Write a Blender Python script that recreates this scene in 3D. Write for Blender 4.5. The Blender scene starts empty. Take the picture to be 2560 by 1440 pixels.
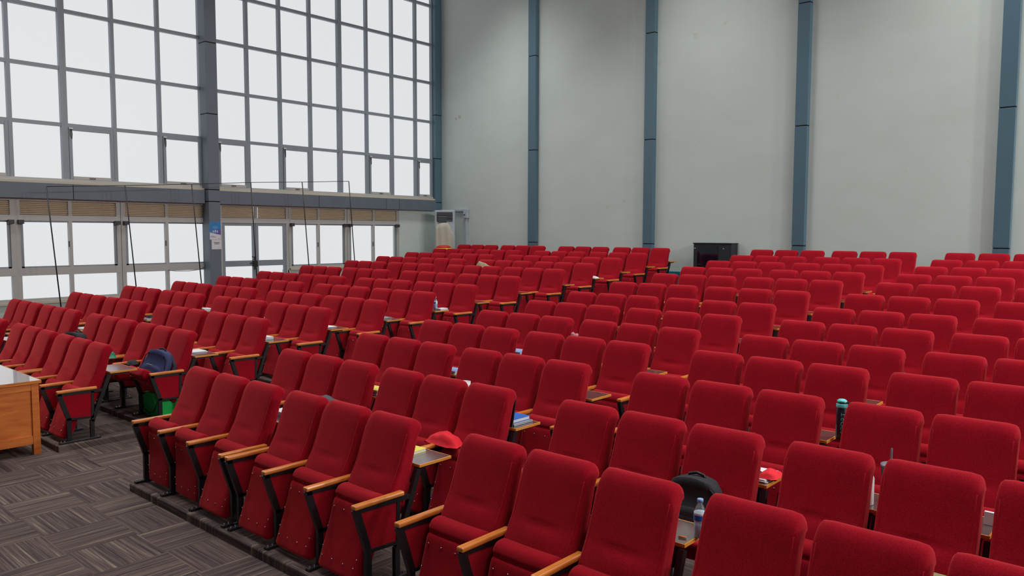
import bpy, bmesh, math, random
from mathutils import Vector, Matrix
random.seed(7)
scene = bpy.context.scene
COL = scene.collection
PI = math.pi

# ------------------------------------------------------------------ camera
F_PX = 1931.48
cam_d = bpy.data.cameras.new('camera')
cam_d.sensor_width = 36.0
cam_d.lens = F_PX / 2560 * 36.0
cam_d.clip_start = 0.05
cam = bpy.data.objects.new('camera', cam_d)
COL.objects.link(cam)
yaw, pit, rol = math.radians(41.586), math.radians(4.093), math.radians(0.150)
fw = Vector((-math.sin(yaw)*math.cos(pit), math.cos(yaw)*math.cos(pit), -math.sin(pit)))
rt = Vector((math.cos(yaw), math.sin(yaw), 0)); up = rt.cross(fw)
r2 = rt*math.cos(rol)+up*math.sin(rol); u2 = -rt*math.sin(rol)+up*math.cos(rol)
M = Matrix((r2, u2, -fw)).transposed().to_4x4()
M.translation = Vector((0, 0, 2.37))
cam.matrix_world = M
scene.camera = cam

# ------------------------------------------------------------------ exposure, sky
vs = scene.view_settings
vs.view_transform = 'Standard'; vs.look = 'None'; vs.gamma = 1.0; vs.use_curve_mapping = False
vs.exposure = 0.0
world = bpy.data.worlds.new('overcast_sky'); scene.world = world
world.use_nodes = True
wn = world.node_tree.nodes; wl = world.node_tree.links
wn.clear()
wo = wn.new('ShaderNodeOutputWorld'); bg = wn.new('ShaderNodeBackground')
bg.inputs[0].default_value = (0.975, 0.975, 1.0, 1); bg.inputs[1].default_value = 0.84
wl.new(bg.outputs[0], wo.inputs[0])

def area(name, loc, rot, sx, sy, power, color=(1, 1, 1), portal=False, spread=None):
    d = bpy.data.lights.new(name, 'AREA'); d.shape = 'RECTANGLE'; d.size = sx; d.size_y = sy
    d.energy = power; d.color = color
    if portal: d.cycles.is_portal = True
    if spread: d.spread = spread
    o = bpy.data.objects.new(name, d); COL.objects.link(o); o.location = loc; o.rotation_euler = rot
    return o
# daylight portals in the glazed walls
area('window_portal', (-17.7, 5.0, 5.5), (0, -PI/2, 0), 9.8, 23.0, 1, portal=True)
area('window_portal', (10.2, 5.0, 5.0), (0, PI/2, 0), 6.0, 23.0, 1, portal=True)
# added fill lights overhead, unseen, making up room light the windows lack
for lx, pw in ((-14.0, 90), (-8.5, 85), (-3.0, 95), (2.5, 105), (7.5, 120)):
    for ly, k_ in ((3.6, 0.85), (8.6, 0.75), (13.6, 1.25)):
        area('ceiling_fill', (lx, ly, 10.3), (0, 0, 0), 1.2, 2.4, pw*k_, (1.0, 0.985, 0.95), spread=1.75)
# added side fill, unseen, to give the seats light from left and right
for ly in (-1.0, 3.5):
    area('side_fill', (-16.9, ly, 8.6), (0, -math.radians(58), 0), 1.0, 0.6, 120, (0.96, 0.98, 1.0))
for ly in (8.5, 12.0, 15.5):
    area('side_fill', (9.4, ly, 7.6), (0, math.radians(57), math.radians(12)), 1.0, 0.6, 420, (1.0, 0.96, 0.93))

# ------------------------------------------------------------------ materials
def new_mat(name):
    m = bpy.data.materials.new(name); m.use_nodes = True
    nt = m.node_tree; b = nt.nodes['Principled BSDF']
    return m, nt, b
def rgb(r, g, b):   # sRGB 0-255 to linear
    f = lambda c: ((c/255+0.055)/1.055)**2.4 if c > 10 else c/255/12.92
    return (f(r), f(g), f(b), 1)
def plain(name, col, rough=0.5, metal=0.0, noise=0.0, scale=20.0, bump=0.0, spec=0.5, coat=0.0):
    m, nt, b = new_mat(name)
    b.inputs['Roughness'].default_value = rough; b.inputs['Metallic'].default_value = metal
    b.inputs['Specular IOR Level'].default_value = spec
    b.inputs['Coat Weight'].default_value = coat
    b.inputs['Base Color'].default_value = col
    if noise or bump:
        tc = nt.nodes.new('ShaderNodeTexCoord'); n = nt.nodes.new('ShaderNodeTexNoise')
        n.inputs['Scale'].default_value = scale; n.inputs['Detail'].default_value = 4
        nt.links.new(tc.outputs['Object'], n.inputs['Vector'])
        if noise:
            mx = nt.nodes.new('ShaderNodeMix'); mx.data_type = 'RGBA'
            mx.inputs[6].default_value = tuple(c*(1-noise) for c in col[:3])+(1,)
            mx.inputs[7].default_value = tuple(min(1, c*(1+noise)) for c in col[:3])+(1,)
            nt.links.new(n.outputs[0], mx.inputs[0]); nt.links.new(mx.outputs[2], b.inputs['Base Color'])
        if bump:
            bp = nt.nodes.new('ShaderNodeBump'); bp.inputs['Strength'].default_value = bump
            bp.inputs['Distance'].default_value = 0.01
            nt.links.new(n.outputs[0], bp.inputs['Height']); nt.links.new(bp.outputs[0], b.inputs['Normal'])
    return m
MAT = {}
def fabric():
    m, nt, b = new_mat('red_chenille'); N = nt.nodes; L = nt.links
    tc = N.new('ShaderNodeTexCoord'); mp = N.new('ShaderNodeMapping'); L.new(tc.outputs['Object'], mp.inputs[0])
    mp.inputs['Scale'].default_value = (1.6, 1, 0.8)
    n1 = N.new('ShaderNodeTexNoise'); n1.inputs['Scale'].default_value = 340; n1.inputs['Detail'].default_value = 3
    n2 = N.new('ShaderNodeTexNoise'); n2.inputs['Scale'].default_value = 5; n2.inputs['Detail'].default_value = 3
    L.new(mp.outputs[0], n1.inputs['Vector']); L.new(tc.outputs['Object'], n2.inputs['Vector'])
    oi = N.new('ShaderNodeObjectInfo')
    r1 = N.new('ShaderNodeValToRGB'); e = r1.color_ramp.elements
    e[0].position = 0.32; e[0].color = (0.13, 0.001, 0.009, 1); e[1].position = 0.68; e[1].color = (0.47, 0.006, 0.018, 1)
    L.new(n1.outputs[0], r1.inputs[0])
    mr = N.new('ShaderNodeMapRange'); mr.inputs[1].default_value = 0.3; mr.inputs[2].default_value = 0.7
    mr.inputs[3].default_value = 0.90; mr.inputs[4].default_value = 1.08; L.new(n2.outputs[0], mr.inputs[0])
    hs = N.new('ShaderNodeHueSaturation'); L.new(r1.outputs[0], hs.inputs['Color']); L.new(mr.outputs[0], hs.inputs['Value'])
    L.new(hs.outputs[0], b.inputs['Base Color'])
    b.inputs['Roughness'].default_value = 0.95; b.inputs['Specular IOR Level'].default_value = 0.12
    b.inputs['Sheen Weight'].default_value = 0.85; b.inputs['Sheen Roughness'].default_value = 0.38
    b.inputs['Sheen Tint'].default_value = (1.0, 0.12, 0.12, 1)
    bp = N.new('ShaderNodeBump'); bp.inputs['Strength'].default_value = 0.35; bp.inputs['Distance'].default_value = 0.002
    L.new(n1.outputs[0], bp.inputs['Height']); L.new(bp.outputs[0], b.inputs['Normal'])
    return m
MAT['fabric'] = fabric()
def wood(name, c1, c2, scale=(3, 40, 40), rough=0.35, coat=0.4):
    m, nt, b = new_mat(name); N = nt.nodes; L = nt.links
    tc = N.new('ShaderNodeTexCoord'); mp = N.new('ShaderNodeMapping'); mp.inputs['Scale'].default_value = scale
    L.new(tc.outputs['Object'], mp.inputs[0])
    n = N.new('ShaderNodeTexNoise'); n.inputs['Scale'].default_value = 1.0; n.inputs['Detail'].default_value = 6
    n.inputs['Distortion'].default_value = 0.6
    L.new(mp.outputs[0], n.inputs['Vector'])
    r = N.new('ShaderNodeValToRGB'); r.color_ramp.elements[0].position = 0.3; r.color_ramp.elements[1].position = 0.7
    r.color_ramp.elements[0].color = c1; r.color_ramp.elements[1].color = c2
    L.new(n.outputs[0], r.inputs[0]); L.new(r.outputs[0], b.inputs['Base Color'])
    b.inputs['Roughness'].default_value = rough; b.inputs['Coat Weight'].default_value = coat
    b.inputs['Coat Roughness'].default_value = 0.2
    return m
MAT['arm_wood'] = wood('varnished_arm_wood', rgb(190, 105, 35), rgb(228, 142, 62), (30, 4, 30))
MAT['edge_wood'] = wood('tablet_edge_wood', rgb(200, 125, 40), rgb(232, 160, 70), (30, 4, 30))
MAT['desk_wood'] = wood('desk_wood', rgb(196, 98, 34), rgb(224, 130, 56), (4, 3, 22), 0.4, 0.25)
MAT['laminate'] = plain('brown_laminate', rgb(86, 72, 70), 0.22, noise=0.08, scale=120, coat=1.0, spec=0.9)
MAT['laminate'].node_tree.nodes['Principled BSDF'].inputs['Coat IOR'].default_value = 1.9
MAT['laminate'].node_tree.nodes['Principled BSDF'].inputs['Coat Roughness'].default_value = 0.14
MAT['desk_top'] = plain('grey_desk_laminate', rgb(176, 168, 168), 0.25, noise=0.05, scale=60, coat=1.0)
MAT['metal'] = plain('black_powder_coat', rgb(26, 24, 28), 0.38, 0.0, spec=0.5)
MAT['steel'] = plain('steel_bolt', rgb(190, 190, 190), 0.25, 1.0)
def carpet():
    m, nt, b = new_mat('striped_carpet_tiles'); N = nt.nodes; L = nt.links
    tc = N.new('ShaderNodeTexCoord'); sep = N.new('ShaderNodeSeparateXYZ'); L.new(tc.outputs['Object'], sep.inputs[0])
    T = 0.51
    def math_(op, a, b_=None, c=None):
        n = N.new('ShaderNodeMath'); n.operation = op
        for i, v in enumerate((a, b_, c)):
            if v is None: continue
            if isinstance(v, (int, float)): n.inputs[i].default_value = v
            else: L.new(v, n.inputs[i])
        return n.outputs[0]
    u = math_('DIVIDE', math_('ADD', sep.outputs[0], 6.635), T)
    v = math_('DIVIDE', math_('SUBTRACT', math_('ADD', sep.outputs[1], sep.outputs[2]), 1.965), T)
    iu = math_('FLOOR', u); iv = math_('FLOOR', v); fu = math_('FRACT', u); fv = math_('FRACT', v)
    par = math_('FLOORED_MODULO', math_('ADD', iu, iv), 2.0)       # 0: stripes run along y
    across = math_('ADD', math_('MULTIPLY', fu, math_('SUBTRACT', 1.0, par)), math_('MULTIPLY', fv, par))
    along = math_('ADD', math_('MULTIPLY', fv, math_('SUBTRACT', 1.0, par)), math_('MULTIPLY', fu, par))
    seed = math_('ADD', math_('MULTIPLY', iu, 3.7), math_('MULTIPLY', iv, 9.1))
    cx = N.new('ShaderNodeCombineXYZ'); L.new(math_('MULTIPLY', across, 22.0), cx.inputs[0]); L.new(math_('MULTIPLY', along, 0.35), cx.inputs[1]); L.new(seed, cx.inputs[2])
    n1 = N.new('ShaderNodeTexNoise'); n1.inputs['Scale'].default_value = 1.0; n1.inputs['Detail'].default_value = 5; n1.inputs['Roughness'].default_value = 0.75
    L.new(cx.outputs[0], n1.inputs['Vector'])
    r = N.new('ShaderNodeValToRGB'); e = r.color_ramp.elements
    e[0].position = 0.30; e[0].color = rgb(54, 46, 50); e[1].position = 0.72; e[1].color = rgb(184, 170, 146)
    k = e.new(0.45); k.color = rgb(90, 78, 80); k = e.new(0.56); k.color = rgb(118, 103, 98)
    L.new(n1.outputs[0], r.inputs[0])
    n2 = N.new('ShaderNodeTexNoise'); n2.inputs['Scale'].default_value = 240; L.new(tc.outputs['Object'], n2.inputs['Vector'])
    mx = N.new('ShaderNodeMix'); mx.data_type = 'RGBA'; mx.blend_type = 'MULTIPLY'; mx.inputs[0].default_value = 0.5
    L.new(r.outputs[0], mx.inputs[6]); L.new(n2.outputs[0], mx.inputs[7]); L.new(mx.outputs[2], b.inputs['Base Color'])
    b.inputs['Roughness'].default_value = 0.95; b.inputs['Specular IOR Level'].default_value = 0.15
    bp = N.new('ShaderNodeBump'); bp.inputs['Strength'].default_value = 0.4; bp.inputs['Distance'].default_value = 0.003
    L.new(n2.outputs[0], bp.inputs['Height']); L.new(bp.outputs[0], b.inputs['Normal'])
    return m
MAT['carpet'] = carpet()
def wallmat():
    m, nt, b = new_mat('cream_plaster'); N = nt.nodes; L = nt.links
    tc = N.new('ShaderNodeTexCoord')
    mp = N.new('ShaderNodeMapping'); mp.inputs['Scale'].default_value = (0.5, 0.5, 0.9); L.new(tc.outputs['Object'], mp.inputs[0])
    n = N.new('ShaderNodeTexNoise'); n.inputs['Scale'].default_value = 1.6; n.inputs['Detail'].default_value = 6; n.inputs['Roughness'].default_value = 0.6
    L.new(mp.outputs[0], n.inputs['Vector'])
    r = N.new('ShaderNodeValToRGB'); r.color_ramp.elements[0].position = 0.25; r.color_ramp.elements[1].position = 0.75
    r.color_ramp.elements[0].color = (0.55, 0.63, 0.595, 1); r.color_ramp.elements[1].color = (0.60, 0.685, 0.665, 1)
    L.new(n.outputs[0], r.inputs[0])
    # sparse scuffs
    n2 = N.new('ShaderNodeTexNoise'); n2.inputs['Scale'].default_value = 3.2; n2.inputs['Detail'].default_value = 8
    L.new(tc.outputs['Object'], n2.inputs['Vector'])
    r2 = N.new('ShaderNodeValToRGB'); r2.color_ramp.elements[0].position = 0.22; r2.color_ramp.elements[1].position = 0.30
    r2.color_ramp.elements[0].color = (0.9, 0.87, 0.80, 1); r2.color_ramp.elements[1].color = (1, 1, 1, 1)
    L.new(n2.outputs[0], r2.inputs[0])
    mx = N.new('ShaderNodeMix'); mx.data_type = 'RGBA'; mx.blend_type = 'MULTIPLY'; mx.inputs[0].default_value = 1
    L.new(r.outputs[0], mx.inputs[6]); L.new(r2.outputs[0], mx.inputs[7]); L.new(mx.outputs[2], b.inputs['Base Color'])
    b.inputs['Roughness'].default_value = 0.7
    return m
MAT['wall'] = wallmat()
MAT['stagewall'] = plain('dark_front_wall', rgb(90, 40, 40), 0.9)  # unseen front wall, kept dark to cut bounce onto the seat fronts
MAT['ceiling'] = plain('ceiling_white', (0.62, 0.62, 0.60, 1), 0.8)
MAT['slate'] = plain('slate_cladding', rgb(80, 110, 126), 0.42, 0.0, noise=0.05, scale=3)
MAT['beam'] = plain('slate_beam', rgb(96, 108, 120), 0.5, 0.0, noise=0.10, scale=4)
MAT['joint'] = plain('dark_joint', rgb(14, 16, 20), 0.8)
MAT['alu'] = plain('window_alloy_backlit', rgb(134, 144, 154), 0.4, 0.0, noise=0.03, scale=8)  # frame alloy with its backlit shade put into the colour
MAT['alu_lit'] = plain('window_alloy_lit', rgb(176, 178, 176), 0.42, 0.0, noise=0.03, scale=8)  # same frame alloy, paler where light falls on it, put into the colour
MAT['sill'] = plain('cream_sill', rgb(196, 188, 168), 0.6, noise=0.05, scale=9)
MAT['louvre'] = plain('beige_louvre', rgb(236, 222, 196), 0.55)
MAT['dark_trim'] = plain('dark_bracket', rgb(52, 48, 58), 0.5)
def glass(name, tint=(0.97, 0.98, 0.98, 1), refl=0.05, rough=0.03):
    m, nt, b = new_mat(name); N = nt.nodes; L = nt.links; N.remove(b)
    out = [n for n in N if n.type == 'OUTPUT_MATERIAL'][0]
    t = N.new('ShaderNodeBsdfTransparent'); t.inputs[0].default_value = tint
    g = N.new('ShaderNodeBsdfGlossy'); g.inputs['Roughness'].default_value = rough
    mx = N.new('ShaderNodeMixShader'); mx.inputs[0].default_value = refl
    L.new(t.outputs[0], mx.inputs[1]); L.new(g.outputs[0], mx.inputs[2]); L.new(mx.outputs[0], out.inputs[0])
    return m
MAT['glass'] = glass('window_glass', refl=0.02, rough=0.45)
MAT['pet'] = glass('clear_plastic', (0.80, 0.90, 0.95, 1), 0.18)
MAT['white'] = plain('white_plastic', rgb(205, 207, 208), 0.45)
MAT['ac'] = plain('ac_casing', rgb(178, 190, 200), 0.4)
MAT['dustcloth'] = plain('beige_dust_cloth', rgb(188, 188, 174), 0.9, noise=0.05, scale=4)
MAT['black'] = plain('black_plastic', rgb(22, 22, 25), 0.4)
MAT['blackcloth'] = plain('black_nylon', rgb(30, 31, 38), 0.8, noise=0.2, scale=80, bump=0.2)
MAT['greycloth'] = plain('charcoal_nylon', rgb(70, 76, 82), 0.8, noise=0.1, scale=80, bump=0.2)
MAT['navy'] = plain('navy_canvas', rgb(48, 56, 98), 0.85, noise=0.2, scale=60, bump=0.2)
MAT['navydark'] = plain('dark_navy_trim', rgb(26, 28, 46), 0.8)
MAT['paper'] = plain('white_paper', rgb(214, 218, 224), 0.7)
MAT['bluecover'] = plain('blue_cover', rgb(24, 96, 190), 0.4)
MAT['paleblue'] = plain('pale_blue_cover', rgb(130, 165, 215), 0.5)
MAT['silver'] = plain('silver_laptop_shell', rgb(150, 155, 165), 0.35, 0.6)
MAT['yellow'] = plain('yellow_cover', rgb(224, 214, 90), 0.5)
MAT['redcloth'] = plain('red_cloth', rgb(222, 16, 40), 0.8, noise=0.1, scale=12)
MAT['redcover'] = plain('red_cover', rgb(190, 30, 40), 0.5)
MAT['teal'] = plain('teal_plastic', rgb(90, 205, 205), 0.35)
MAT['tealbag'] = plain('teal_bag_film', rgb(40, 150, 115), 0.3)
MAT['green'] = plain('green_polypropylene', rgb(20, 205, 90), 0.45)
MAT['bottledark'] = plain('dark_bottle', rgb(22, 34, 48), 0.25, coat=0.4)
MAT['tealfloor'] = plain('teal_floor_paint', rgb(20, 128, 140), 0.4)
MAT['camo'] = plain('khaki_pattern_cloth', rgb(150, 142, 112), 0.9, noise=0.55, scale=45)
MAT['pinkpattern'] = plain('pink_pattern_cloth', rgb(180, 120, 130), 0.9, noise=0.8, scale=60)
MAT['banknote'] = plain('olive_printed_paper', rgb(128, 124, 84), 0.7, noise=0.3, scale=90)
MAT['poster_blue'] = plain('poster_blue', rgb(20, 125, 190), 0.4)
MAT['poster_violet'] = plain('poster_violet', rgb(90, 80, 160), 0.4)
MAT['ink'] = plain('grey_ink', rgb(95, 98, 110), 0.6)
MAT['yellowtrim'] = plain('yellow_trim', rgb(235, 200, 20), 0.5)
MAT['label_blue'] = plain('pale_label', rgb(170, 200, 225), 0.5)
MAT['rack_glass'] = plain('smoked_rack_glass', rgb(12, 18, 32), 0.08, coat=1.0)
MAT['rack'] = plain('black_rack_steel', rgb(30, 36, 42), 0.5)

# ------------------------------------------------------------------ mesh helpers
class MB:
    """collects geometry for ONE mesh object"""
    def __init__(s): s.v = []; s.f = []; s.m = []; s.sm = []; s.mats = []
    def mi(s, mat):
        if mat not in s.mats: s.mats.append(mat)
        return s.mats.index(mat)
    def add(s, vs_, fs, mat, smooth=False):
        o = len(s.v); s.v += [tuple(p) for p in vs_]; k = s.mi(mat)
        for f in fs: s.f.append(tuple(i+o for i in f)); s.m.append(k); s.sm.append(smooth)
    def box(s, x0, x1, y0, y1, z0, z1, mat, bev=0.0, mtx=None):
        bm = bmesh.new(); bmesh.ops.create_cube(bm, size=1)
        bmesh.ops.scale(bm, vec=(abs(x1-x0), abs(y1-y0), abs(z1-z0)), verts=bm.verts)
        bmesh.ops.translate(bm, vec=((x0+x1)/2, (y0+y1)/2, (z0+z1)/2), verts=bm.verts)
        if bev: bmesh.ops.bevel(bm, geom=bm.edges[:], offset=bev, segments=2, affect='EDGES', profile=0.5)
        s.bm(bm, mat, mtx)
    def bm(s, bm, mat, mtx=None, smooth=False):
        if mtx is not None: bmesh.ops.transform(bm, matrix=mtx, verts=bm.verts)
        bm.verts.ensure_lookup_table(); bm.verts.index_update()
        s.add([v.co for v in bm.verts], [[v.index for v in f.verts] for f in bm.faces], mat, smooth); bm.free()
    def prism(s, pts, axis, a, b, mat):
        """polygon pts (2D) extruded along axis 'x','y' or 'z' from a to b"""
        n = len(pts)
        def P(p, t):
            return {'x': (t, p[0], p[1]), 'y': (p[0], t, p[1]), 'z': (p[0], p[1], t)}[axis]
        vs_ = [P(p, a) for p in pts]+[P(p, b) for p in pts]
        fs = [tuple(range(n))[::-1], tuple(range(n, 2*n))]+[(i, (i+1) % n, n+(i+1) % n, n+i) for i in range(n)]
        s.add(vs_, fs, mat)
    def tube(s, pts, r, mat, n=8, caps=True):
        pts = [Vector(p) for p in pts]; rings = []
        for i, p in enumerate(pts):
            d = (pts[min(i+1, len(pts)-1)]-pts[max(i-1, 0)]).normalized()
            a = d.orthogonal().normalized() if i == 0 else (pa-d*pa.dot(d)).normalized()
            pa = a; b = d.cross(a); rr = r[i] if isinstance(r, (list, tuple)) else r
            rings.append([p+(a*math.cos(2*PI*k/n)+b*math.sin(2*PI*k/n))*rr for k in range(n)])
        vs_ = [q for R_ in rings for q in R_]
        fs = [(i*n+k, i*n+(k+1) % n, (i+1)*n+(k+1) % n, (i+1)*n+k) for i in range(len(pts)-1) for k in range(n)]
        if caps: fs += [tuple(range(n))[::-1], tuple(range((len(pts)-1)*n, len(pts)*n))]
        s.add(vs_, fs, mat, True)
    def lathe(s, prof, mat, n=20, c=(0, 0)):
        vs_ = [(c[0]+r*math.cos(2*PI*k/n), c[1]+r*math.sin(2*PI*k/n), z) for r, z in prof for k in range(n)]
        fs = [(i*n+k, i*n+(k+1) % n, (i+1)*n+(k+1) % n, (i+1)*n+k) for i in range(len(prof)-1) for k in range(n)]
        fs += [tuple(range(n))[::-1], tuple(range((len(prof)-1)*n, len(prof)*n))]
        s.add(vs_, fs, mat, True)
    def build(s, name, parent=None, loc=(0, 0, 0), rot=(0, 0, 0)):
        me = bpy.data.meshes.new(name); me.from_pydata(s.v, [], s.f)
        for m in s.mats: me.materials.append(MAT[m])
        me.polygons.foreach_set('material_index', s.m); me.polygons.foreach_set('use_smooth', s.sm)
        me.validate(); me.update()
        o = bpy.data.objects.new(name, me); COL.objects.link(o)
        o.location = loc; o.rotation_euler = rot
        if parent: o.parent = parent
        return o
def tag(o, label, cat, group=None):
    o['label'] = label; o['category'] = cat
    if group: o['group'] = group
    return o
def empty(name, loc, rz=0.0):
    o = bpy.data.objects.new(name, None); o.empty_display_size = 0.1; COL.objects.link(o)
    o.location = loc; o.rotation_euler = (0, 0, rz); return o
def struct(o):
    o['kind'] = 'structure'; return o

# ------------------------------------------------------------------ layout of the rows
ROW_D = [3.438, 4.428, 5.431, 6.410, 7.415, 8.405, 9.375, 10.50, 11.80, 12.79, 13.775, 14.785, 15.755]
ROW_Z = [0.070, 0.130, 0.200, 0.272, 0.318, 0.387, 0.458, 0.556, 0.643, 0.728, 0.815, 0.900, 1.000]
XC = []
_x = -15.576
for c in range(30):
    if c: _x += 2.459 if c == 12 else 0.951 if c in (6, 18) else 0.632 if c % 3 == 0 else 0.53
    XC.append(_x)
VIS = [(5, 24), (0, 24), (0, 23), (0, 23), (0, 23), (0, 22), (0, 22), (0, 21), (0, 21), (0, 21), (0, 20), (0, 20), (0, 20)]
XL, XR, YB, YF, ZC = -17.5, 10.0, 16.34, -6.0, 10.4

# ------------------------------------------------------------------ floor with its carpeted tiers
fl = MB()
fl.box(XL-0.3, XR+0.3, YF-0.3, YB+0.3, -0.25, 0.0, 'carpet')
for n in range(1, 13):
    y0 = ROW_D[n]-0.60; y1 = ROW_D[n+1]-0.60 if n < 12 else YB+0.05
    fl.box(XL-0.02, XR+0.02, y0, y1, -0.05, ROW_Z[n], 'carpet', 0)
for a, b in ((0, 5), (6, 11), (12, 17), (18, 23)):
    fl.box(XC[a]-0.57, XC[b]+0.08, ROW_D[0]-0.575, ROW_D[1]-0.59, -0.02, ROW_Z[0], 'carpet', 0.012)
struct(fl.build('floor'))

# ------------------------------------------------------------------ walls, ceiling
w = MB(); w.box(XL-0.3, XR+0.3, YB, YB+0.3, 0, ZC+0.2, 'wall')
# knocked plaster marks near the corner
for (mx_, mz_, r_) in ((-16.75, 5.75, 0.055), (-16.60, 5.80, 0.07), (-16.68, 6.02, 0.02), (-14.7, 2.95, 0.012)):
    pts = [(mx_+r_*(0.6+0.4*random.random())*math.cos(a*PI/4), mz_+r_*(0.6+0.4*random.random())*math.sin(a*PI/4)) for a in range(8)]
    w.prism(pts, 'y', YB-0.004, YB+0.001, 'dustcloth')
struct(w.build('wall_back'))
w = MB(); w.box(XL-0.3, XR+0.3, YF-0.3, YF, 0, ZC+0.2, 'stagewall'); struct(w.build('wall_front'))
c_ = MB(); c_.box(XL-0.3, XR+0.3, YF-0.3, YB+0.3, ZC, ZC+0.25, 'ceiling'); struct(c_.build('ceiling'))
w = MB()
w.box(XL-0.28, XL, YF, 8.95, 0, 0.92, 'wall'); w.box(XL-0.28, XL, 11.04, 14.78, 0.3, 1.40, 'wall')
w.box(XL-0.28, XL, 14.74, YB, 0, 3.06, 'wall'); w.box(XL-0.28, XL, YF, YB, 3.08, 3.34, 'beam')
w.box(XL-0.28, XL, YF, 1.6, 0.9, 3.1, 'wall')
w.box(XL-0.28, XL, 8.92, 9.2, 0.0, 10.4, 'beam')
struct(w.build('wall_left'))
w = MB()
w.box(XR, XR+0.28, YF, YB, 0, 1.4, 'wall'); w.box(XR, XR+0.28, YF, YB, 8.2, ZC, 'wall')
struct(w.build('wall_right'))
# teal painted kerb at the foot of the back wall
t = MB(); t.box(XL, XR, YB-0.05, YB, 0.95, 1.46, 'tealfloor'); struct(t.build('baseboard_back'))

# ------------------------------------------------------------------ wall pillars (slate cladding)
k = 0
def pillar(x0, x1, y0, y1, z0, joints, cladding='slate'):
    global k
    k += 1; p = MB(); zs = [z0]+list(joints)+[ZC]
    p.box(x0+0.008, x1-0.008, y0+0.008, y1-0.001, z0, ZC, 'joint')
    for a, b in zip(zs[:-1], zs[1:]):
        p.box(x0, x1, y0, y1, a+(0.011 if a > z0 else 0), b-0.011, cladding, 0.004)
    return struct(p.build('trim_%d' % k))
for i in range(7):
    xx = -13.81+3.675*i
    pillar(xx, xx+0.258, 16.20, YB, 1.0, (2.11, 4.61, 7.12))
pillar(XL+0.001, XL+0.30, 8.79, 9.07, 0.3, (3.075, 3.35, 5.09, 6.71), 'beam')
pillar(XL+0.001, XL+0.13, 16.08, YB-0.001, 3.07, (3.28, 4.60, 5.90), 'slate')
# beam casing along the window wall
k += 1; p = MB()
js = [-6.0, -1.0, 2.0, 5.96, 8.78]
for a, b in zip(js[:-1], js[1:]): p.box(XL+0.001, XL+0.16, a+0.006, b-0.006, 3.03, 3.34, 'beam', 0.003)
js = [9.08, 11.9, 14.15, 14.63, 16.07]
for a, b in zip(js[:-1], js[1:]): p.box(XL+0.001, XL+0.16, a+0.006, b-0.006, 3.03, 3.34, 'beam', 0.003)
p.box(XL+0.001, XL+0.15, -6, 8.78, 3.035, 3.335, 'joint'); p.box(XL+0.001, XL+0.15, 9.08, 16.07, 3.035, 3.335, 'joint')
struct(p.build('trim_%d' % k))

# ------------------------------------------------------------------ upper glazing
HZ = [3.40, 4.553, 5.694, 6.853, 7.98, 9.12, 10.26]
win_n = 0
def upper_window(vy, thick, sashes):
    """vy: mullion centres; thick: indices of doubled mullions; sashes: cells with opening sash in the lowest row"""
    global win_n
    win_n += 1
    root = struct(empty('window_%d' % win_n, (XL, (vy[0]+vy[-1])/2, HZ[0])))
    oy = (vy[0]+vy[-1])/2; X0, X1 = -0.10, 0.0
    f = MB()
    for j, y in enumerate(vy):
        h = 0.062 if j in thick else 0.036
        if j in (0, len(vy)-1): h = 0.05
        f.box(X0, X1, y-oy-h, y-oy+h, 0, HZ[-1]-HZ[0], 'alu')
        if j in thick: f.box(X1, X1+0.012, y-oy-h-0.004, y-oy-0.01, 0, HZ[-1]-HZ[0], 'alu')
    for z in HZ[1:]:
        f.box(X0+0.01, X1-0.004, vy[0]-oy, vy[-1]-oy, z-HZ[0]-0.036, z-HZ[0]+0.036, 'alu')
    f.box(X0-0.003, X1+0.014, vy[0]-oy-0.05, vy[-1]-oy+0.05, -0.011, 0.05, 'alu_lit')
    f.build('frame', root)
    s = MB(); s.box(X0, 0.10, vy[0]-oy, vy[-1]-oy, -0.065, -0.012, 'sill'); s.build('sill', root)
    g = MB(); g.box(-0.06, -0.054, vy[0]-oy, vy[-1]-oy, 0.0, HZ[-1]-HZ[0], 'glass'); g.build('glass', root)
    for c in sashes:
        a, b = vy[c]-oy+0.045, vy[c+1]-oy-0.045
        if c in thick: a += 0.02
        z0, z1 = 0.05, HZ[1]-HZ[0]-0.04
        q = MB(); t_ = 0.062
        for (ya, yb, za, zb) in ((a, a+t_, z0, z1), (b-t_, b, z0, z1), (a+t_, b-t_, z0, z0+t_), (a+t_, b-t_, z1-t_, z1)):
            q.box(-0.045, 0.018, ya, yb, za, zb, 'alu_lit' if za == z0 and zb < z1 else 'alu', 0.004)  # bottom bar takes the lit tone of the same alloy
        so = q.build('sash', root)
        h = MB(); m_ = (a+b)/2
        h.box(0.018, 0.032, m_-0.07, m_+0.05, z0+0.02, z0+0.035, 'dark_trim'); h.build('handle', so)
        h = MB(); h.tube([(0.03, a+0.03, z1-0.02), (0.05, a+0.02, z1-0.16), (0.04, a+0.05, z1-0.24), (0.03, a+0.06, z1-0.14), (0.03, a+0.05, z1-0.03)], 0.006, 'dark_trim', 6)
        h.box(0.02, 0.045, a-0.0, a+0.07, z1-0.04, z1-0.01, 'white'); h.build('stay', so)
    return root
upper_window([1.98, 2.975, 3.95, 4.925, 5.90, 6.885, 7.86, 8.84], (1, 4), (0, 2, 4, 6))
upper_window([9.16, 10.012, 10.91, 11.80, 12.725, 13.635, 14.54, 15.43, 16.10], (4,), (0, 2, 5, 7))
upper_window([-5.9, -4.9, -3.95, -2.97, -2.0, -1.0, 0.0, 0.96, 1.86], (4,), (2, 6))

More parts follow.
